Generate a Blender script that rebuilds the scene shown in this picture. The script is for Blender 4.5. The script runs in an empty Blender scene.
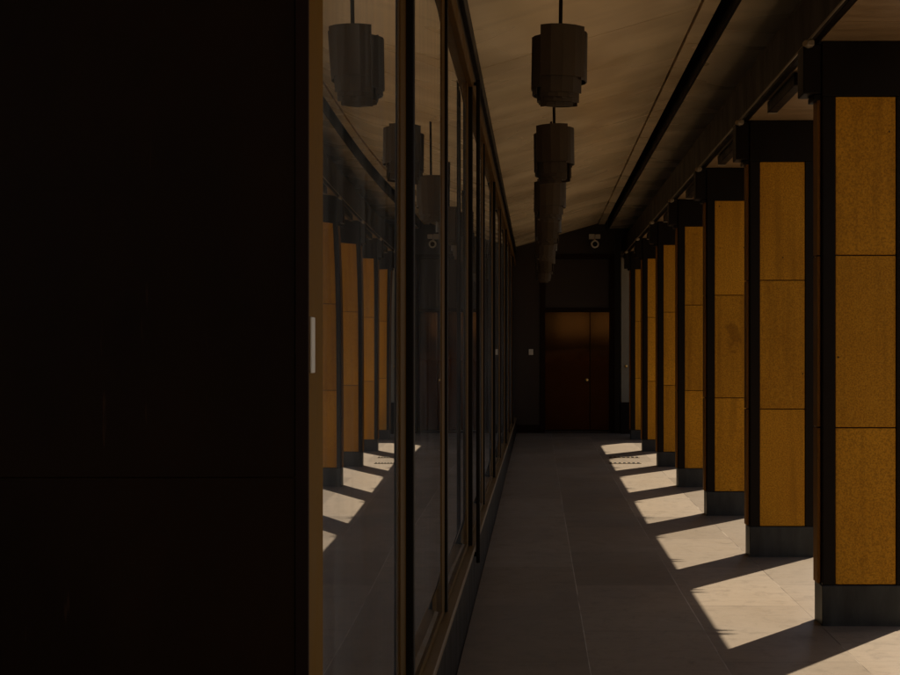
import bpy, bmesh, math, random
from mathutils import Vector, Matrix
random.seed(7)
S = bpy.context.scene
COL = S.collection

# ------------------------------------------------------------------ helpers
def link(o, parent=None):
    COL.objects.link(o)
    if parent is not None: o.parent = parent
    return o

class MB:
    """collects simple solids, links them as one mesh object"""
    def __init__(s): s.bm = bmesh.new()
    def box(s, x0, x1, y0, y1, z0, z1, bev=0.0):
        r = bmesh.ops.create_cube(s.bm, size=1.0)
        vs = r['verts']
        for v in vs:
            v.co = Vector((x0 if v.co.x < 0 else x1, y0 if v.co.y < 0 else y1, z0 if v.co.z < 0 else z1))
        if bev:
            es = list({e for v in vs for e in v.link_edges})
            bmesh.ops.bevel(s.bm, geom=es, offset=bev, segments=1, affect='EDGES', profile=0.5)
        return s
    def tube(s, p0, p1, r0, r1=None, n=12):
        p0, p1 = Vector(p0), Vector(p1); r1 = r0 if r1 is None else r1
        d = p1 - p0
        m = Matrix.Translation((p0 + p1) / 2) @ d.to_track_quat('Z', 'Y').to_matrix().to_4x4()
        bmesh.ops.create_cone(s.bm, cap_ends=True, cap_tris=False, segments=n, radius1=r0, radius2=max(r1, 1e-5), depth=d.length, matrix=m)
        return s
    def ball(s, c, r, sc=(1, 1, 1)):
        m = Matrix.Translation(c) @ Matrix.Diagonal((sc[0], sc[1], sc[2], 1))
        bmesh.ops.create_uvsphere(s.bm, u_segments=16, v_segments=10, radius=r, matrix=m)
        return s
    def prism(s, pts, y0, y1):
        """closed polygon of (x, z) pushed along y"""
        a = [s.bm.verts.new((x, y0, z)) for x, z in pts]
        b = [s.bm.verts.new((x, y1, z)) for x, z in pts]
        s.bm.faces.new(a); s.bm.faces.new(b[::-1])
        n = len(pts)
        for i in range(n): s.bm.faces.new((a[i], b[i], b[(i + 1) % n], a[(i + 1) % n]))
        return s
    def ring(s, c, R, r, axis='Y', n=24, k=8):
        rows = []
        for i in range(n):
            t = 2 * math.pi * i / n; row = []
            for j in range(k):
                u = 2 * math.pi * j / k; q = R + r * math.cos(u)
                row.append(s.bm.verts.new(Vector(c) + Vector((q * math.cos(t), r * math.sin(u), q * math.sin(t)))))
            rows.append(row)
        for i in range(n):
            for j in range(k):
                s.bm.faces.new((rows[i][j], rows[(i + 1) % n][j], rows[(i + 1) % n][(j + 1) % k], rows[i][(j + 1) % k]))
        return s
    def shell(s, a0, a1, rx, ry, z0, z1, th=0.005, n=4):
        """bent sheet-metal plate between two angles, from z0 up to z1"""
        rows = []
        for i in range(n + 1):
            a = math.radians(a0 + (a1 - a0) * i / n)
            c, q = math.cos(a), math.sin(a)
            o = (rx * c, ry * q); k = ((rx - th) * c, (ry - th) * q)
            rows.append([s.bm.verts.new((o[0], o[1], z0)), s.bm.verts.new((o[0], o[1], z1)),
                         s.bm.verts.new((k[0], k[1], z1)), s.bm.verts.new((k[0], k[1], z0))])
        for i in range(n):
            for j in range(4):
                s.bm.faces.new((rows[i][j], rows[i + 1][j], rows[i + 1][(j + 1) % 4], rows[i][(j + 1) % 4]))
        s.bm.faces.new(rows[0]); s.bm.faces.new(rows[-1][::-1])
        return s
    def build(s, name, mat, parent=None, smooth=False):
        bmesh.ops.recalc_face_normals(s.bm, faces=s.bm.faces)
        me = bpy.data.meshes.new(name); s.bm.to_mesh(me); s.bm.free()
        me.materials.append(mat)
        if smooth:
            for p in me.polygons: p.use_smooth = True
        return link(bpy.data.objects.new(name, me), parent)

def tag(o, label=None, cat=None, group=None, kind=None):
    if label: o['label'] = label
    if cat: o['category'] = cat
    if group: o['group'] = group
    if kind: o['kind'] = kind
    elif label: o['kind'] = 'thing'
    return o
def empty(name, loc=(0, 0, 0), rz=0.0):
    o = bpy.data.objects.new(name, None); o.location = loc; o.rotation_euler.z = rz
    o.empty_display_size = 0.1
    return link(o)
def copy_tree(o, parent=None):
    c = o.copy(); COL.objects.link(c); c.parent = parent
    for ch in list(o.children): copy_tree(ch, c)
    return c

# ------------------------------------------------------------------ materials
class NT:
    def __init__(s, name):
        s.m = bpy.data.materials.new(name); s.m.use_nodes = True
        s.t = s.m.node_tree; s.t.nodes.clear()
        s.out = s.n('ShaderNodeOutputMaterial')
    def n(s, k, **kw):
        x = s.t.nodes.new(k)
        for a, v in kw.items(): setattr(x, a, v)
        return x
    def l(s, a, b): s.t.links.new(a, b)
    def coord(s, world=False, scale=(1, 1, 1), rnd=True):
        if world:
            src = s.n('ShaderNodeNewGeometry').outputs['Position']
        else:
            src = s.n('ShaderNodeTexCoord').outputs['Object']
            if rnd:
                oi = s.n('ShaderNodeObjectInfo'); ml = s.n('ShaderNodeMath', operation='MULTIPLY'); ml.inputs[1].default_value = 37.0
                s.l(oi.outputs['Random'], ml.inputs[0])
                ad = s.n('ShaderNodeVectorMath', operation='ADD'); s.l(src, ad.inputs[0]); s.l(ml.outputs[0], ad.inputs[1]); src = ad.outputs[0]
        mp = s.n('ShaderNodeMapping'); mp.inputs['Scale'].default_value = scale
        s.l(src, mp.inputs['Vector']); return mp.outputs[0]
    def noise(s, vec, scale, detail=4, rough=0.55, dist=0.0):
        x = s.n('ShaderNodeTexNoise'); x.inputs['Scale'].default_value = scale; x.inputs['Detail'].default_value = detail
        x.inputs['Roughness'].default_value = rough; x.inputs['Distortion'].default_value = dist
        s.l(vec, x.inputs['Vector']); return x.outputs['Fac']
    def ramp(s, fac, stops):
        r = s.n('ShaderNodeValToRGB'); e = r.color_ramp.elements
        while len(e) < len(stops): e.new(0.5)
        for i, (p, c) in enumerate(stops):
            e[i].position = p; e[i].color = (c, c, c, 1) if isinstance(c, (int, float)) else (*c, 1)
        s.l(fac, r.inputs[0]); return r.outputs[0]
    def mix(s, fac, a, b, mode='MIX'):
        x = s.n('ShaderNodeMix', data_type='RGBA', blend_type=mode)
        for k, v in ((0, fac), (6, a), (7, b)):
            if isinstance(v, (int, float)): x.inputs[k].default_value = v if k == 0 else (v, v, v, 1)
            elif isinstance(v, tuple): x.inputs[k].default_value = (*v, 1)
            else: s.l(v, x.inputs[k])
        return x.outputs[2]
    def bump(s, h, strength=0.3, dist=0.01, prev=None):
        b = s.n('ShaderNodeBump'); b.inputs['Strength'].default_value = strength; b.inputs['Distance'].default_value = dist
        s.l(h, b.inputs['Height'])
        if prev: s.l(prev, b.inputs['Normal'])
        return b.outputs[0]
    def bsdf(s, col, rough=0.5, metal=0.0, normal=None, spec=0.5):
        p = s.n('ShaderNodeBsdfPrincipled')
        if isinstance(col, tuple): p.inputs['Base Color'].default_value = (*col, 1)
        else: s.l(col, p.inputs['Base Color'])
        if isinstance(rough, (int, float)): p.inputs['Roughness'].default_value = rough
        else: s.l(rough, p.inputs['Roughness'])
        p.inputs['Metallic'].default_value = metal
        p.inputs['Specular IOR Level'].default_value = spec
        if normal: s.l(normal, p.inputs['Normal'])
        return p.outputs[0]
    def end(s, sh): s.l(sh, s.out.inputs['Surface']); return s.m

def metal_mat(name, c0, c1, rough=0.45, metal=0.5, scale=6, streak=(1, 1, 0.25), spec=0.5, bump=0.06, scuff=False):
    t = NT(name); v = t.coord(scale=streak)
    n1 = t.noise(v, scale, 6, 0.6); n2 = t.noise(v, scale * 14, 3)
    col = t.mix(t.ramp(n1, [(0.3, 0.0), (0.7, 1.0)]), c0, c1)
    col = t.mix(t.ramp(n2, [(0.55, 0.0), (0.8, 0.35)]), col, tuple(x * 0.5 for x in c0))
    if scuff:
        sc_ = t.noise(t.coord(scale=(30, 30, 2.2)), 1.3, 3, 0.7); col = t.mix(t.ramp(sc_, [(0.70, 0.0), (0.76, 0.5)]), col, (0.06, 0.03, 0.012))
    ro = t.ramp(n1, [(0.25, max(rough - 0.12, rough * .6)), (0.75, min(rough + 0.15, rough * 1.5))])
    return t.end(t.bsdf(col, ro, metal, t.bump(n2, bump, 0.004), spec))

def stone_mat(stain=False):
    t = NT('stained_granite' if stain else 'orange_granite'); v = t.coord()
    big = t.noise(v, 1.3, 5, 0.6, 0.3); mid = t.noise(v, 34, 3, 0.7); fine = t.noise(v, 95, 2, 0.8)
    col = t.mix(t.ramp(big, [(0.3, 0.0), (0.72, 1.0)]), STONE_A, STONE_B)
    col = t.mix(t.ramp(fine, [(0.38, 0.0), (0.58, 1.0)]), t.mix(0.6, col, STONE_D), col)
    col = t.mix(t.ramp(mid, [(0.5, 0.0), (0.72, 0.3)]), col, STONE_C)
    vo = t.n('ShaderNodeTexVoronoi'); vo.inputs['Scale'].default_value = 5.5; t.l(v, vo.inputs['Vector'])
    pit = t.ramp(vo.outputs['Distance'], [(0.02, 1.0), (0.05, 0.0)])
    col = t.mix(pit, col, (0.05, 0.025, 0.008))
    rain = t.noise(t.coord(scale=(9, 9, 0.5)), 1.4, 4, 0.55)
    col = t.mix(t.ramp(rain, [(0.5, 0.0), (0.8, 0.55)]), col, STONE_D)
    oi = t.n('ShaderNodeObjectInfo'); hs = t.n('ShaderNodeHueSaturation'); mv = t.n('ShaderNodeMapRange')
    mv.inputs['To Min'].default_value = 0.84; mv.inputs['To Max'].default_value = 1.14
    t.l(oi.outputs['Random'], mv.inputs['Value']); t.l(mv.outputs[0], hs.inputs['Value']); t.l(col, hs.inputs['Color']); col = hs.outputs[0]
    if stain:     # a smear with its own outline near the top of the middle slab
        o = t.n('ShaderNodeTexCoord').outputs['Object']; nz = t.noise(o, 9, 4, 0.6)
        mp = t.n('ShaderNodeMapping'); mp.inputs['Location'].default_value = (-.01 * 9, 0, -1.78 * 5); mp.inputs['Scale'].default_value = (9, 0, 5)
        mp.inputs['Rotation'].default_value = (0, 0, 0); t.l(o, mp.inputs['Vector'])
        ln = t.n('ShaderNodeVectorMath', operation='LENGTH'); t.l(mp.outputs[0], ln.inputs[0])
        ad = t.n('ShaderNodeMath', operation='MULTIPLY_ADD'); ad.inputs[1].default_value = 2.4; t.l(nz, ad.inputs[0]); t.l(ln.outputs['Value'], ad.inputs[2])
        mr = t.n('ShaderNodeMapRange'); mr.inputs['From Min'].default_value = 1.75; mr.inputs['From Max'].default_value = 2.05
        mr.inputs['To Min'].default_value = 0.6; mr.inputs['To Max'].default_value = 0.0
        t.l(ad.outputs[0], mr.inputs['Value']); col = t.mix(mr.outputs[0], col, STONE_D)
    return t.end(t.bsdf(col, 0.62, 0, t.bump(fine, 0.45, 0.003), 0.15))

def paving_mat():
    t = NT('pale_granite_paving')
    g = t.n('ShaderNodeNewGeometry'); sp = t.n('ShaderNodeSeparateXYZ'); t.l(g.outputs['Position'], sp.inputs[0])
    cb = t.n('ShaderNodeCombineXYZ')
    t.l(sp.outputs['Y'], cb.inputs['X'])
    ax = t.n('ShaderNodeMath', operation='ADD'); ax.inputs[1].default_value = 0.43 + 70; t.l(sp.outputs['X'], ax.inputs[0]); t.l(ax.outputs[0], cb.inputs['Y'])
    br = t.n('ShaderNodeTexBrick'); t.l(cb.outputs[0], br.inputs['Vector'])
    br.inputs['Scale'].default_value = 1; br.inputs['Mortar Size'].default_value = 0.0032; br.inputs['Mortar Smooth'].default_value = 0.25
    br.inputs['Brick Width'].default_value = 1.27; br.inputs['Row Height'].default_value = 0.70
    br.inputs['Color1'].default_value = (0, 0, 0, 1); br.inputs['Color2'].default_value = (1, 1, 1, 1); br.inputs['Mortar'].default_value = (0.5, 0.5, 0.5, 1)
    v = t.coord(world=True)
    col = t.mix(t.ramp(br.outputs['Color'], [(0, 0.0), (1, 1.0)]), PAVE_A, PAVE_B)
    big = t.noise(v, 1.1, 6, 0.62, 0.4); streak = t.noise(t.coord(world=True, scale=(0.8, 9, 1)), 3.0, 5, 0.6); fine = t.noise(v, 210, 2, 0.8); mid = t.noise(v, 26, 3, 0.6)
    col = t.mix(t.ramp(big, [(0.42, 0.0), (0.75, 0.5)]), col, PAVE_D)
    col = t.mix(t.ramp(streak, [(0.5, 0.0), (0.75, 0.5)]), col, PAVE_D)
    col = t.mix(t.ramp(fine, [(0.4, 0.35), (0.6, 0.0)]), col, PAVE_E)
    col = t.mix(t.ramp(mid, [(0.58, 0.0), (0.75, 0.3)]), col, PAVE_E)
    grit = t.noise(v, 8.5, 9, 0.72, 0.6); col = t.mix(t.ramp(grit, [(0.52, 0.0), (0.70, 0.6)]), col, PAVE_E)
    wx = t.n('ShaderNodeMapRange'); wx.inputs['From Min'].default_value = 1.1; wx.inputs['From Max'].default_value = 1.5
    t.l(sp.outputs['X'], wx.inputs['Value'])
    stain = t.mix(wx.outputs[0], t.ramp(t.noise(v, 1.7, 2), [(0.35, 0.25), (0.5, 1.0)]), t.ramp(t.noise(v, 2.3, 2), [(0.5, 0.0), (0.6, 0.8)]))
    mort = t.mix(stain, (0.07, 0.05, 0.034), (0.42, 0.355, 0.28))
    fx = t.n('ShaderNodeMath', operation='DIVIDE'); fx.inputs[1].default_value = 0.70; t.l(ax.outputs[0], fx.inputs[0])
    ff = t.n('ShaderNodeMath', operation='PINGPONG'); ff.inputs[1].default_value = 0.5; t.l(fx.outputs[0], ff.inputs[0])
    mort = t.mix(t.ramp(ff.outputs[0], [(0.004, 0.0), (0.012, 1.0)]), mort, (0.075, 0.055, 0.037))
    jn = t.n('ShaderNodeMath', operation='MULTIPLY'); t.l(br.outputs['Fac'], jn.inputs[0]); t.l(t.ramp(t.noise(v, 2.1, 3), [(0.36, 0.25), (0.56, 1.0)]), jn.inputs[1])
    col = t.mix(jn.outputs[0], col, mort)
    nb = t.bump(fine, 0.25, 0.002)
    inv = t.ramp(br.outputs['Fac'], [(0, 1.0), (1, 0.0)])
    nb = t.bump(inv, 0.5, 0.004, nb)
    ro = t.ramp(big, [(0.3, 0.42), (0.7, 0.62)])
    return t.end(t.bsdf(col, ro, 0, nb, 0.3))

def ceiling_mat():
    t = NT('smeared_bronze_ceiling_sheet')
    v = t.coord(world=True, scale=(0.7, 1.5, 0.5)); w = t.coord(world=True)
    sm = t.noise(v, 1.1, 1.5, 0.45, 0.3); sm2 = t.noise(t.coord(world=True, scale=(0.6, 3.2, 0.5)), 1.2, 3, 0.5, 0.5); cloud = t.noise(w, 0.75, 3, 0.5, 0.8)
    col = t.mix(t.ramp(sm, [(0.3, 0.0), (0.7, 1.0)]), CEIL_A, CEIL_B)
    col = t.mix(t.ramp(sm2, [(0.48, 0.0), (0.8, 0.55)]), col, CEIL_C)
    col = t.mix(t.ramp(cloud, [(0.42, 0.0), (0.66, 0.75)]), col, CEIL_C)
    ro = t.ramp(sm, [(0.3, 0.20), (0.7, 0.36)])
    return t.end(t.bsdf(col, ro, 0.12, t.bump(sm, 0.06, 0.10), 0.9))

def glass_mat():
    t = NT('dusty_reflective_glass')
    fr = t.n('ShaderNodeFresnel'); fr.inputs['IOR'].default_value = 1.5
    ml = t.n('ShaderNodeMath', operation='MULTIPLY_ADD', use_clamp=True); ml.inputs[1].default_value = GLASS_GAIN; ml.inputs[2].default_value = 0.02
    t.l(fr.outputs[0], ml.inputs[0])
    gl = t.n('ShaderNodeBsdfGlossy'); gl.inputs['Color'].default_value = (0.97, 0.98, 1.0, 1); gl.inputs['Roughness'].default_value = 0.008
    tr = t.n('ShaderNodeBsdfTransparent'); tr.inputs['Color'].default_value = (0.62, 0.60, 0.55, 1)
    mx = t.n('ShaderNodeMixShader'); t.l(ml.outputs[0], mx.inputs[0]); t.l(tr.outputs[0], mx.inputs[1]); t.l(gl.outputs[0], mx.inputs[2])
    v = t.coord(world=True, scale=(6, 6, 0.5)); d = t.noise(v, 2.2, 6, 0.65); k = t.noise(t.coord(world=True), 1.1, 4)
    df = t.n('ShaderNodeBsdfDiffuse'); df.inputs['Color'].default_value = (0.30, 0.31, 0.31, 1)
    mu = t.n('ShaderNodeMath', operation='MULTIPLY'); t.l(t.ramp(d, [(0.35, 0.05), (0.75, 0.30)]), mu.inputs[0]); t.l(t.ramp(k, [(0.35, 0.35), (0.7, 1.0)]), mu.inputs[1])
    m2 = t.n('ShaderNodeMixShader'); t.l(mu.outputs[0], m2.inputs[0]); t.l(mx.outputs[0], m2.inputs[1]); t.l(df.outputs[0], m2.inputs[2])
    return t.end(m2.outputs[0])

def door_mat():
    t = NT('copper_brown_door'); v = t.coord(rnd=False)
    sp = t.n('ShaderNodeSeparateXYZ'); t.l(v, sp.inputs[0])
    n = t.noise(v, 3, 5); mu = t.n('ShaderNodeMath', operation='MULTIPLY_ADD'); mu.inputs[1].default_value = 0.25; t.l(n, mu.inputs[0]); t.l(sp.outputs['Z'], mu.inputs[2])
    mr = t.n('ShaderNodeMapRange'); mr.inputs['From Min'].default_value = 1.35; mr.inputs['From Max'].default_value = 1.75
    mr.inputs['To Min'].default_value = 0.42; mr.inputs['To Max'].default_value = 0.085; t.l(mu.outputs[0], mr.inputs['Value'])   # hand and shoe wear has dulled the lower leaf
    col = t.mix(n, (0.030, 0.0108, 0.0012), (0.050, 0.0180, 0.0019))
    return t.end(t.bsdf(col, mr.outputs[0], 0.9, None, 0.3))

STONE_A, STONE_B, STONE_C, STONE_D = (0.68, 0.318, 0.016), (0.55, 0.240, 0.010), (0.78, 0.41, 0.040), (0.21, 0.084, 0.004)
PAVE_A, PAVE_B, PAVE_D, PAVE_E = (0.275, 0.219, 0.161), (0.185, 0.146, 0.106), (0.150, 0.116, 0.083), (0.105, 0.081, 0.057)
CEIL_A, CEIL_B, CEIL_C = (0.90, 0.72, 0.45), (0.82, 0.64, 0.39), (0.54, 0.405, 0.24)
GLASS_GAIN = 2.1
M = dict(
    stone=stone_mat(), pave=paving_mat(), ceil=ceiling_mat(), glass=glass_mat(),
    soffit=metal_mat('brown_soffit_board', (0.20, 0.125, 0.058), (0.28, 0.18, 0.085), 0.5, 0.0, 3, (1, 5, 1)),
    black=metal_mat('blackened_bronze', (0.0060, 0.0036, 0.0018), (0.0105, 0.0060, 0.0028), 0.48, 0.05, spec=0.12),
    patina=metal_mat('slate_grey_patina', (0.018, 0.019, 0.019), (0.055, 0.056, 0.052), 0.5, 0.1, 9, spec=0.25),
    bronze=metal_mat('brown_bronze', (0.125, 0.058, 0.004), (0.175, 0.084, 0.008), 0.5, 0.0, spec=0.05),
    stile=metal_mat('dull_bronze', (0.070, 0.034, 0.005), (0.105, 0.054, 0.009), 0.5, 0.0, spec=0.08),
    sill=metal_mat('worn_brass_sill', (0.125, 0.073, 0.025), (0.185, 0.115, 0.043), 0.45, 0.2, 5, (1, 0.3, 1)),
    plinth=metal_mat('red_brown_plinth', (0.010, 0.0052, 0.002), (0.017, 0.009, 0.0035), 0.6, 0.0, spec=0.12),
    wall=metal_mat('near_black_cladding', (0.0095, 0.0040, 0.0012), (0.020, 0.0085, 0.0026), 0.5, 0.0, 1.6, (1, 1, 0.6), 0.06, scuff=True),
    trim=metal_mat('oxblood_trim', (0.012, 0.0045, 0.002), (0.017, 0.0065, 0.003), 0.6, 0.0, 3, spec=0.1),
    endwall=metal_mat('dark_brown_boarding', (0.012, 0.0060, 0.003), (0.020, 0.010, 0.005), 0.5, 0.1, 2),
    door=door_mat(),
    lamp=metal_mat('dark_lantern_sheet', (0.050, 0.034, 0.018), (0.075, 0.050, 0.026), 0.55, 0.3, 8),
    white=metal_mat('off_white_paint', (0.60, 0.56, 0.48), (0.68, 0.64, 0.56), 0.45, 0.0, 8, spec=0.4),
    side=metal_mat('shaded_side_stone', (0.19, 0.085, 0.012), (0.27, 0.125, 0.018), 0.55, 0.0, 4, spec=0.1),  # pillar stone again, with the side face's shade darkened into the colour
    render=metal_mat('white_render', (0.78, 0.76, 0.70), (0.84, 0.82, 0.76), 0.8, 0.0, 1, spec=0.2),
    column=metal_mat('pale_grey_paint', (0.21, 0.18, 0.125), (0.28, 0.24, 0.17), 0.5, 0.0, 3),
    brass=metal_mat('polished_brass', (0.70, 0.45, 0.14), (0.80, 0.54, 0.20), 0.25, 0.9, 8),
    steel=metal_mat('weathered_steel_pipe', (0.22, 0.17, 0.11), (0.30, 0.24, 0.16), 0.42, 0.5, 8),
    lens=metal_mat('black_lens', (0.01, 0.01, 0.012), (0.015, 0.015, 0.018), 0.1, 0.0, 8),
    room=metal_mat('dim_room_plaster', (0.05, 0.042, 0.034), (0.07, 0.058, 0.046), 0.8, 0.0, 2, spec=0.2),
    roof=metal_mat('grey_roof_sheet', (0.10, 0.10, 0.095), (0.14, 0.138, 0.13), 0.6, 0.2, 2),
    groove=metal_mat('black_iron_grating', (0.020, 0.017, 0.014), (0.035, 0.030, 0.025), 0.6, 0.4, 20),
)

# ------------------------------------------------------------------ camera: one-point view, eye at 1.6 m
F, VX, VY, H = 1100.0, 537.0, 354.0, 1.6      # pixels of a 900 x 675 frame
cam = bpy.data.cameras.new('camera'); co = bpy.data.objects.new('camera', cam); link(co)
co.location = (0, 0, H); co.rotation_euler = (math.radians(90), 0, 0)
cam.sensor_width = 36; cam.lens = 36 * F / 900
cam.shift_x = -(VX - 450) / 900; cam.shift_y = (VY - 337.5) / 900
cam.clip_start = 0.05; cam.clip_end = 3000
S.camera = co

# ------------------------------------------------------------------ levels
def fz(y):                                     # the paving rises very gently towards the far end
    return 0.0075 * max(0.0, y - 10.5)
YE = 21.2                                      # end wall
Y1, SP, D = 6.47, 2.2, 0.17                    # first pillar in view, bay, pillar depth
EAVE, ZS = 2.71, 3.44                          # outer roof edge, height of its underside

# ground and paving
g = bmesh.new()
gv = [g.verts.new(p) for p in ((-900, -900, -0.13), (900, -900, -0.13), (900, 900, -0.13), (-900, 900, -0.13))]
g.faces.new(gv); me = bpy.data.meshes.new('ground'); g.to_mesh(me); g.free(); me.materials.append(M['pave'])
tag(link(bpy.data.objects.new('ground', me)), kind='structure')
b = MB(); ys = [-6, 0, 10.5, 14, 18, YE + 3.0]
top = [[b.bm.verts.new((x, y, fz(y))) for x in (-0.40, 5.2)] for y in ys]
bot = [[b.bm.verts.new((x, y, -0.125)) for x in (-0.40, 5.2)] for y in ys]
for i in range(len(ys) - 1):
    b.bm.faces.new((top[i][0], top[i][1], top[i + 1][1], top[i + 1][0]))
    b.bm.faces.new((top[i][1], bot[i][1], bot[i + 1][1], top[i + 1][1]))
    b.bm.faces.new((top[i][0], top[i + 1][0], bot[i + 1][0], bot[i][0]))
b.bm.faces.new((top[0][0], bot[0][0], bot[0][1], top[0][1])); b.bm.faces.new((top[-1][0], top[-1][1], bot[-1][1], bot[-1][0]))
tag(b.build('paving', M['pave']), kind='structure')

# ------------------------------------------------------------------ stone pillars
ORD = ['nearest', 'second', 'third', 'fourth', 'fifth', 'sixth', 'farthest']
def make_pillar():
    t = empty('stone_pillar')
    w, d = 0.255, D / 2
    MB().box(-w + .03, w - .03, -d + .03, d - .03, 0.005, 3.43).build('core', M['black'], t)
    f = MB()
    for sx in (-1, 1):
        for sy in (-1, 1):
            xa, xb = sorted((sx * w, sx * (w - .076))); ya, yb = sorted((sy * d, sy * (d - .032)))
            f.box(xa, xb, ya, yb, 0.238, 3.12, 0.004)
    f.build('corner_frame', M['black'], t)
    zs = [0.240, 1.166, 2.182, 3.118]
    for k in range(3):
        z0, z1 = zs[k] + .0035, zs[k + 1] - .0035
        for sy in (-1, 1):
            ya, yb = sorted((sy * (d - .028), sy * (d - .006)))
            MB().box(-w + .078, w - .078, ya, yb, z0, z1, 0.003).build('stone_slab', M['stone'], t)
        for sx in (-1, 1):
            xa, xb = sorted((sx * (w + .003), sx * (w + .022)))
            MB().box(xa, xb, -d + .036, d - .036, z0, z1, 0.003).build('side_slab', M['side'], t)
    pl = MB().box(-w - .004, w + .004, -d - .004, d + .004, -0.02, 0.238, 0.004)
    pl.build('base', M['patina'], t)
    MB().box(-w - .002, w + .002, -d - .002, d + .002, 3.12, ZS - .002, 0.004).build('head', M['black'], t)
    for sx in (-1, 1):
        c = MB()
        xa, xb = sorted((sx * (w + .003), sx * (w + .11)))
        c.box(xa, xb, -d + .01, d - .01, 3.135, 3.425, 0.006)
        xa, xb = sorted((sx * (w + .003), sx * (w + .05)))
        c.box(xa, xb, -d + .02, d - .02, 3.10, 3.133, 0.004)
        c.build('corbel', M['black'], t)
    return t
PX = 1.935
pil0 = make_pillar()
extra = ['cut by the right edge of the photo', 'with two clean joints across its slabs', 'with a dark smudge on its middle slab',
         'halfway along the row', 'with its slabs showing as a narrow strip', 'showing only a thin strip of slab', 'beside the pale steel column']
for i in range(-2, 7):
    o = pil0 if i == -2 else copy_tree(pil0)
    y = Y1 + SP * i + D / 2
    o.location = (PX, y, 0)
    if i >= 0:
        lab = '%s stone pillar from the camera, %s' % (ORD[i], extra[i])
    else:
        lab = 'orange slab pillar beside the camera, outside the right edge of the photo'
    tag(o, lab, 'pillar', 'stone clad pillars along the open side')
    if i == 2:
        for ch in o.children:
            if ch.name.startswith('stone_slab') and ch.data.vertices[0].co.y < 0 and 1.1 < ch.data.vertices[0].co.z < 2.2:
                ch.data = ch.data.copy(); ch.data.materials[0] = stone_mat(True); ch['label'] = 'orange slab with a dark smudge'

# ------------------------------------------------------------------ canopy roof
YA = -6.0
roof = empty('canopy_roof', (0, 0, 0))
tag(roof, 'sloping bronze sheet ceiling and dark beam of the covered walkway roof', 'roof')
YJ = [YA, -5.25, -3.05, -0.85, 1.35, 3.55, 5.75, 7.95, 10.15, 12.35, 14.55, 16.75, 18.95, YE]
c = MB()
for a, bb in zip(YJ[:-1], YJ[1:]):
    c.prism([(-0.46, 3.645), (1.17, 4.115), (1.17, 4.165), (-0.46, 3.695)], a + .004, bb - .004)
c.build('ceiling', M['ceil'], roof)
c = MB(); y = YA
while y < YE - .02:
    c.box(1.185, 1.30, y + .003, min(y + .55, YE) - .003, 4.098, 4.15); y += .55
c.build('edge_strip', M['ceil'], roof)
c = MB(); y = YA
while y < YE - .02:
    c.box(1.40, 2.02, y + .002, min(y + 1.1, YE) - .002, 4.02, 4.08); y += 1.1
c.build('flat_soffit', M['ceil'], roof)
MB().box(1.376, 1.398, YA, YE, 4.012, 4.30, .003).build('slot_lip', M['black'], roof)
MB().box(1.12, 1.50, YA, YE, 4.302, 4.36).build('slot_cover', M['black'], roof)
MB().box(1.08, 1.12, YA, YE, 4.17, 4.36).build('slot_back', M['black'], roof)
MB().box(1.63, 1.668, YA, YE, 3.446, 3.76, .004).build('beam', M['black'], roof)
MB().box(1.64, 1.93, YA, YE, 3.762, 3.80).box(1.88, 1.93, YA, YE, 3.802, 4.018).build('beam_web', M['black'], roof)
c = MB(); y = YA
while y < YE + .9:
    c.box(1.671, EAVE - .06, y + .002, min(y + 1.1, YE + 1.2) - .002, ZS + .004, ZS + .05); y += 1.1
c.build('eave_soffit', M['soffit'], roof)
MB().box(EAVE - .058, EAVE, YA, YE + 1.2, ZS, ZS + .22, .004).build('fascia', M['black'], roof)
MB().prism([(-4.2, 3.9), (1.0, 4.42), (2.05, 4.42), (EAVE - .002, 3.665), (EAVE - .002, 3.70), (2.07, 4.47), (1.0, 4.47), (-4.2, 3.95)], YA, YE + 1.2).build('roof_cover', M['roof'], roof)
MB().box(-0.46, EAVE - .06, YA - .06, YA - .004, 3.50, 4.45).build('gable_board', M['black'], roof)
# tapered outriggers in pairs along the outer edge
k = 0; y = 6.35 + 1.745 - 1.1 * 3
while y < YE + 1.0:
    q = MB()
    for dy in (-.04, .04):
        q.box(EAVE + .001, EAVE + .016, y + dy - .022, y + dy + .022, ZS + .02, ZS + .075)
        q.tube((EAVE + .016, y + dy, ZS + .047), (EAVE + .125, y + dy, ZS + .047), .021, .002, 8)
    q.build('outrigger', M['black'], roof)
    y += 1.1

# ------------------------------------------------------------------ pendant lanterns
def make_lantern():
    t = empty('pendant_lantern')
    MB().tube((0, 0, .006), (0, 0, .60), .011, n=10).build('rod', M['black'], t)
    MB().tube((0, 0, -.02), (0, 0, .006), .035, .02, 12).build('rod_cap', M['black'], t)
    MB().tube((0, 0, -.40), (0, 0, -.022), .094, .094, 8).build('core', M['lamp'], t)
    P = [(-139, -40, .160, .118, -.280, 0.0), (138, 206, .152, .120, -.372, -.085), (146, 222, .160, .124, -.340, -.055), (44, 134, .160, .126, -.30, -.01), (-46, 36, .152, .120, -.292, -.02),
         (-140, -40, .146, .104, -.366, -.05), (-146, -50, .140, .096, -.390, -.06), (-134, -38, .130, .086, -.414, -.07), (-150, -58, .128, .076, -.440, -.08),
         (34, 146, .138, .106, -.386, -.05), (30, 150, .126, .096, -.412, -.05), (150, 214, .126, .100, -.405, -.09)]
    for a0, a1, rx, ry, z0, z1 in P:
        MB().shell(a0, a1, rx, ry, z0, z1).build('plate', M['lamp'], t)
    return t
lan0 = make_lantern()
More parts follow.
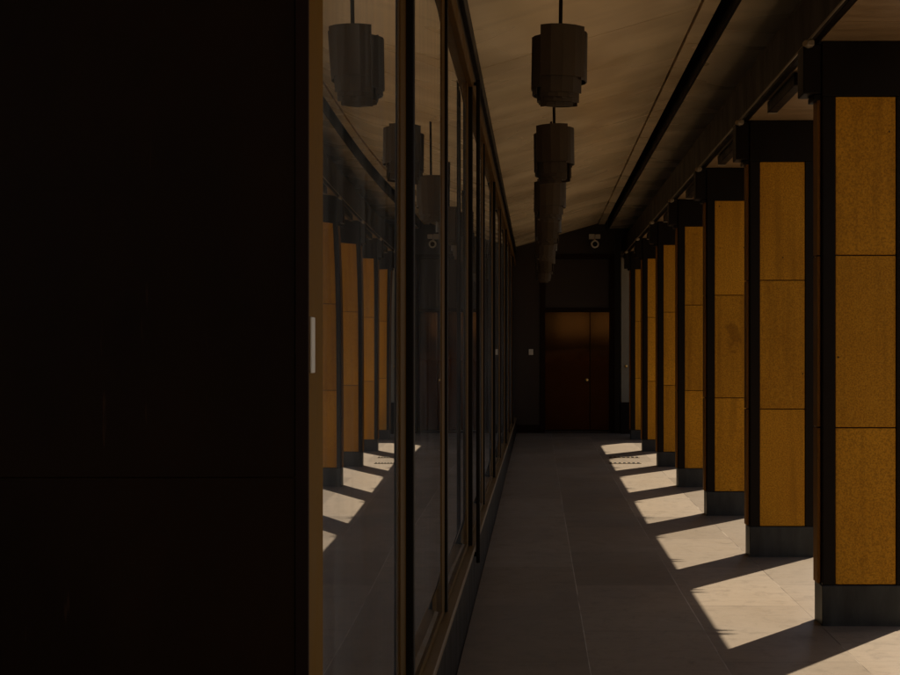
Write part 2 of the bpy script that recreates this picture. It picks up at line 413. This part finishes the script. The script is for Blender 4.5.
for i in range(7):
    o = lan0 if i == 0 else copy_tree(lan0)
    z = H + (1.80 if i == 0 else 1.715 if i == 1 else 1.69)
    o.location = (0.13, 6.1 + 2.2 * i, z)
    o.rotation_euler = (math.radians([.5, -.7, .4, .9, -.5, .6, 0][i]), math.radians([.8, -.9, .5, -.6, 1.0, -.5, .4][i]), math.radians([7, -15, 12, -6, 16, -12, 8][i]))
    o2 = ['largest and nearest dark layered lantern hanging from the ceiling', 'second dark layered lantern from the camera, just below the nearest one in the photo',
          'third dark lantern along the hanging row', 'fourth dark lantern, middle one of the hanging row', 'fifth dark lantern along the hanging row',
          'sixth dark lantern, last but one of the hanging row', 'smallest and farthest dark lantern, nearest the end wall'][i]
    tag(o, o2, 'lantern', 'layered metal lanterns hanging in a row')

# ------------------------------------------------------------------ glazed wall on the left
XG = -0.44
YM = [2.12, 3.67, 5.20, 7.0, 8.9, 10.85, 12.9, 15.0, 17.1, 19.15, YE - .03]
gw = empty('glazed_wall', (XG, 2.2, 0))
tag(gw, 'long glazed screen in bronze frames along the left side of the walkway', 'glass wall')
ox, oy = XG, 2.2
def B(x0, x1, y0, y1, z0, z1, bev=0.0, mb=None):
    return (mb or MB()).box(x0 - ox, x1 - ox, y0 - oy, y1 - oy, z0, z1, bev)
B(-.56, -.405, 2.06, YE - .01, -.12, .345, .004).build('plinth', M['plinth'], gw)
B(-.56, -.392, 2.06, YE - .012, .347, .378, .005).build('sill', M['sill'], gw)
B(-.470, -.4365, 2.15, YE - .014, .380, .412, .002).build('bottom_rail', M['stile'], gw)
B(-.50, -.410, 2.15, YE - .014, 3.30, 3.40, .004).build('transom', M['stile'], gw)
B(-.50, -.428, 2.15, YE - .014, 3.402, 3.53).build('header_board', M['black'], gw)
B(-.50, -.400, 2.06, YE - .014, 3.532, 3.64, .004).build('header', M['black'], gw)
for i, y in enumerate(YM[1:-1], 1):
    B(-.470, -.4355, y - .155, y - .012, .414, 3.298, .002).build('stile', M['stile'], gw)
    big = i % 2 == 1
    f = B(-.49, -.410 if big else -.422, y - .010, y + .03, .382, 3.298, .003)
    f.build('mullion', M['black'], gw)
    if i == 3:
        f = B(-.390, -.366, y + .05, y + .085, .26, 3.36, .003)
        B(-.406, -.390, y + .06, y + .075, .30, .33, mb=f); B(-.406, -.390, y + .06, y + .075, 3.325, 3.345, mb=f)
        f.build('outer_bar', M['black'], gw)
def pane(y0, y1, bow):
    bm = bmesh.new(); n = 40 if bow is None else 14
    def w(u, v):     # small real bow of the sheet
        if bow is None:       # bulges in its lower half, flattens out above
            k_ = min(1, max(0, (v - .43) / .22)); k_ = 1 - k_ * k_ * (3 - 2 * k_)
            return -0.001 - k_ * (y0 + (y1 - y0) * u - 3.15) ** 2 / 114 + .0004 * math.sin(2.6 * v + 5 * u)
        return bow * (1 - (2 * u - 1) ** 2) + bow * 0.25 * math.sin(3.1 * v + 4 * u)
    grid = {}
    for s_, off in ((0, 0.0), (1, -0.008)):
        for i in range(n + 1):
            for j in range(n + 1):
                u, v = i / n, j / n
                grid[s_, i, j] = bm.verts.new((w(u, v) + off, y0 + (y1 - y0) * u - oy, .408 + (3.31 - .408) * v))
    for s_ in (0, 1):
        for i in range(n):
            for j in range(n): bm.faces.new((grid[s_, i, j], grid[s_, i + 1, j], grid[s_, i + 1, j + 1], grid[s_, i, j + 1]))
    for i in range(n):
        for (a, c_) in (((0, i, 0), (0, i + 1, 0)), ((0, i, n), (0, i + 1, n)), ((0, 0, i), (0, 0, i + 1)), ((0, n, i), (0, n, i + 1))):
            bm.faces.new((grid[a], grid[c_], grid[(1,) + c_[1:]], grid[(1,) + a[1:]]))
    bmesh.ops.recalc_face_normals(bm, faces=bm.faces)
    me = bpy.data.meshes.new('glass_pane'); bm.to_mesh(me); bm.free(); me.materials.append(M['glass'])
    for p in me.polygons: p.use_smooth = True
    return link(bpy.data.objects.new('glass_pane', me), gw)
for i in range(len(YM) - 1):
    pane(YM[i] + .03, YM[i + 1] - .012, [None, .0003, -.0006, .0008][min(i, 3)] if i < 4 else random.uniform(-.001, .001))

# dim room behind the glass
room = empty('interior_room', (-2.6, 12, 0))
tag(room, 'dim empty room seen faintly behind the glass screen', 'room')
def R(x0, x1, y0, y1, z0, z1): return MB().box(x0 + 2.6, x1 + 2.6, y0 - 12, y1 - 12, z0, z1)
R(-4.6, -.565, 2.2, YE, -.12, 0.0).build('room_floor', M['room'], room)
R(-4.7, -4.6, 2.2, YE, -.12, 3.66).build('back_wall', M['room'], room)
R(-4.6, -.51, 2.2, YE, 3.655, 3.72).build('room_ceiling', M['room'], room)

# ------------------------------------------------------------------ dark wall in the left foreground
YW = 2.0
dw = empty('foreground_wall', (-2.2, YW, 0))
tag(dw, 'almost black clad wall filling the left third of the photo', 'wall')
def W(x0, x1, y0, y1, z0, z1, bev=0.0): return MB().box(x0 + 2.2, x1 + 2.2, y0 - YW, y1 - YW, z0, z1, bev)
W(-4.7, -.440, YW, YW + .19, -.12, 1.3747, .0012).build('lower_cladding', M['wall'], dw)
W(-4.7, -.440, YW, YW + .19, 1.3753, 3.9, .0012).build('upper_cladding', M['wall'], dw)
W(-.438, -.4145, YW - .006, YW + .002, -.12, 3.9, .001).build('corner_trim', M['trim'], dw)
jb = W(-.50, -.4165, YW + .004, YW + .142, .38, 3.53, .002).build('jamb', M['bronze'], dw)
W(-.4163, -.4125, YW + .016, YW + .046, H - .035, H + .068, .001).build('strike_plate', M['white'], jb)

# ------------------------------------------------------------------ end wall with double door
sc = F / YE
def ex(x): return (x - VX) / sc
def ez(y): return H + (VY - y) / sc
fe = fz(YE)
ew = empty('end_wall', (0.6, YE, fe))
tag(ew, 'dark boarded wall closing the far end of the walkway', 'wall')
def E(x0, x1, y0, y1, z0, z1, bev=0.0, mb=None): return (mb or MB()).box(x0 - .6, x1 - .6, y0, y1, z0 - fe, z1 - fe, bev)
dl, dm, dr, dt = ex(545), ex(590), ex(609.5), ez(312)
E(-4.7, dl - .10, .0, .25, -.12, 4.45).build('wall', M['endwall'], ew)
E(dr + .10, 4.6, .0, .25, -.12, 4.45).build('side_wall', M['endwall'], ew)  # unseen stretch past the eave, added to block a sliver of sun
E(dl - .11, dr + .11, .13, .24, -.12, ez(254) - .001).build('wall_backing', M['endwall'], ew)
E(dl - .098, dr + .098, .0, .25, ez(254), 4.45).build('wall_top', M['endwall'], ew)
fr = E(dl - .098, dl - .004, -.03, .12, fe - .02, ez(254) - .002, .004)
E(dr + .004, dr + .098, -.03, .12, fe - .02, ez(254) - .002, .004, fr)
E(dl - .003, dr + .003, -.03, .12, ez(254) - .09, ez(254) - .003, .004, fr)
E(dl - .003, dr + .003, -.028, .12, dt + .004, dt + .07, .004, fr)
fr.build('door_frame', M['trim'], ew)
E(dl, dr, .02, .08, dt + .073, ez(254) - .093, .004).build('overdoor_panel', M['endwall'], ew)
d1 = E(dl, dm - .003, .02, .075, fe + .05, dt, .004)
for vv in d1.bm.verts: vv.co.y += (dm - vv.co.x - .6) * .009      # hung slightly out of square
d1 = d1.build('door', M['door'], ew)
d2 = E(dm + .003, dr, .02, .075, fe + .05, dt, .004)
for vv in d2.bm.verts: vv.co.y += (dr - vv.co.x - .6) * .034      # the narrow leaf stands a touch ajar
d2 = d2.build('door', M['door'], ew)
kx, kz = ex(586.5) - .6, ez(380) - fe
MB().tube((kx, .02, kz), (kx, -.03, kz), .018, n=12).ball((kx, -.05, kz), .042, (1, .8, 1)).build('door_knob', M['brass'], d1, True)
E(dl - .003, dr + .003, -.06, .10, fe - .03, fe + .045, .004).build('threshold', M['endwall'], ew)
E(-.40, dl - .10, -.02, -.002, fe - .02, fe + .16, .003).build('skirting', M['trim'], ew)

sw = empty('light_switch', (ex(531), YE, ez(352)))
tag(sw, 'small pale switch plate on the dark wall left of the door', 'switch')
MB().box(-.042, .042, -.012, -.001, -.055, .055, .003).build('cover_plate', M['white'], sw)
MB().box(-.014, .014, -.018, -.0125, -.022, .022, .002).build('rocker', M['white'], sw)

cc = empty('security_camera', (ex(594.5), YE, ez(241)))
tag(cc, 'white round security camera mounted above the end door', 'camera')
MB().box(-.11, .0, -.06, -.002, .03, .13, .006).build('bracket', M['white'], cc)
MB().box(.006, .11, -.09, -.002, .04, .12, .006).build('junction_box', M['white'], cc)
MB().tube((0, -.02, -.075), (0, -.155, -.075), .05, .068, 20).build('housing', M['lens'], cc, False)
MB().ring((0, -.165, -.075), .062, .016).build('ring', M['white'], cc, True)
MB().tube((0, -.157, -.075), (0, -.172, -.075), .03, .022, 16).build('lens', M['lens'], cc)
MB().tube((0, -.05, .035), (0, -.05, -.03), .016).build('stem', M['white'], cc)

pc = empty('steel_column', (ex(625), YE - .16, fz(YE - .16)))
tag(pc, 'pale grey steel column standing in the far right corner', 'column')
cw = .095; fb = fz(YE - .16)
MB().box(-cw, cw, -.08, .08, ez(402) - fb + .002, ez(252) - fb, .008).build('shaft', M['column'], pc)
MB().box(-cw - .01, cw + .01, -.09, .09, 0, ez(402) - fb, .006).build('base', M['plinth'], pc)
MB().ball((0, -.085, ez(366) - fb), .03, (1, .6, 1)).build('bolt', M['brass'], pc, True)
MB().tube((0, -.14, ez(258) - fb), (0, -.081, ez(258) - fb), .06, .05, 14).build('pipe_socket', M['black'], pc)

# ------------------------------------------------------------------ pipe along the beam, knuckles at the pillars, lamp boxes between
pp = empty('conduit_pipe', (1.605, YA, ZS))
tag(pp, 'thin pale pipe running along the lower edge of the dark beam', 'pipe')
MB().tube((0, 0, .012), (0, YE - YA - .02, .012), .007, n=10).build('pipe_run', M['steel'], pp, True)
q = None
for i in range(0, 7):
    y = Y1 + SP * i - YA
    a = MB().box(-.022, .02, y - .03, y + .04, -.035, .002, .006)
    a.tube((-.005, y + .00, -.03), (-.035, y - .03, -.02), .014, .019, 12)
    a.build('pipe_clip', M['steel'], pp)
def make_box():
    t = empty('linear_lamp')
    MB().box(-.035, .035, 0, .80, -.085, -.004, .004).build('housing', M['black'], t)
    MB().box(-.036, .036, .802, .825, -.09, -.004, .003).build('end_cap', M['steel'], t)
    MB().box(-.036, .036, -.020, -.002, -.085, -.004, .003).build('end_cap', M['black'], t)
    return t
L0 = make_box()
nm = ['nearest and second', 'second and third', 'third and fourth', 'fourth and fifth', 'fifth and sixth', 'sixth and farthest']
for i in range(6):
    o = L0 if i == 0 else copy_tree(L0)
    o.location = (1.712, Y1 + SP * i + .72, ZS - .002)
    tag(o, 'dark linear lamp box under the beam between the %s pillars' % nm[i], 'lamp', 'lamp boxes under the beam')

# ------------------------------------------------------------------ unseen wall and building, added to shape the glow mirrored in the door
cb_ = empty('added_building', (3.4, -12.6, -.13)); tag(cb_, 'pale building added out of view behind the camera for the door to reflect', 'building')
MB().box(-3.0, 6, -4, 0, 0, 9, .02).build('wall', M['render'], cb_)
MB().box(-3.1, 6.1, -4.1, .1, 9.002, 9.3, .02).build('roof', M['roof'], cb_)
cwl = MB().box(-14, 14, -.2, .2, -.13, 2.5, .02).build('added_dark_wall', M['endwall']); cwl.location = (0, -12, 0)
tag(cwl, 'low dark wall added out of view behind the camera to bound the door glow', 'wall')

# ------------------------------------------------------------------ drain gratings in the far sun patch
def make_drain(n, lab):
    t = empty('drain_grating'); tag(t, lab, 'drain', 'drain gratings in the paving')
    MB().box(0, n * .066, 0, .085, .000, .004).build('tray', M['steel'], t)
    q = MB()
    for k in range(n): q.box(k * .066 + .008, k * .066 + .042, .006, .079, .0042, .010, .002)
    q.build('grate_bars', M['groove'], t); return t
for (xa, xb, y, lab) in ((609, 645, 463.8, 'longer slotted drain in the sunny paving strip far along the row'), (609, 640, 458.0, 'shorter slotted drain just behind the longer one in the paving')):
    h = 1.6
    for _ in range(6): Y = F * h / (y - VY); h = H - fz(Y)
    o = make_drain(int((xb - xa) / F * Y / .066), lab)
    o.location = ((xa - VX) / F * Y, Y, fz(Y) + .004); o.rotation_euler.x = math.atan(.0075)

# ------------------------------------------------------------------ daylight
EL, M_ = math.radians(55), 1.05
AZ = math.atan2(1, M_)
sd = Vector((math.cos(EL) * math.sin(AZ), math.cos(EL) * math.cos(AZ), math.sin(EL)))
sun = bpy.data.lights.new('sun', 'SUN'); so = link(bpy.data.objects.new('sun', sun))
sun.energy = 4.8; sun.angle = math.radians(0.5); sun.color = (1.0, 0.87, 0.68)
so.rotation_euler = sd.to_track_quat('Z', 'Y').to_euler(); so.location = (20, 20, 30)
w = bpy.data.worlds.new('World'); S.world = w; w.use_nodes = True
nt = w.node_tree; nt.nodes.clear()
ou = nt.nodes.new('ShaderNodeOutputWorld'); bg = nt.nodes.new('ShaderNodeBackground'); sk = nt.nodes.new('ShaderNodeTexSky')
sk.sky_type = 'NISHITA'; sk.sun_disc = False; sk.sun_elevation = EL; sk.sun_rotation = AZ; sk.dust_density = 2.0; sk.ozone_density = 0.5
bg.inputs['Strength'].default_value = 0.05
nt.links.new(sk.outputs[0], bg.inputs[0]); nt.links.new(bg.outputs[0], ou.inputs[0])

S.view_settings.view_transform = 'Standard'; S.view_settings.look = 'None'
S.view_settings.exposure = 0.65; S.view_settings.gamma = 1.0; S.view_settings.use_curve_mapping = False
S.render.engine = 'CYCLES'
S.cycles.max_bounces = 12; S.cycles.diffuse_bounces = 6; S.cycles.glossy_bounces = 6; S.cycles.transparent_max_bounces = 24
S.cycles.sample_clamp_indirect = 4.0
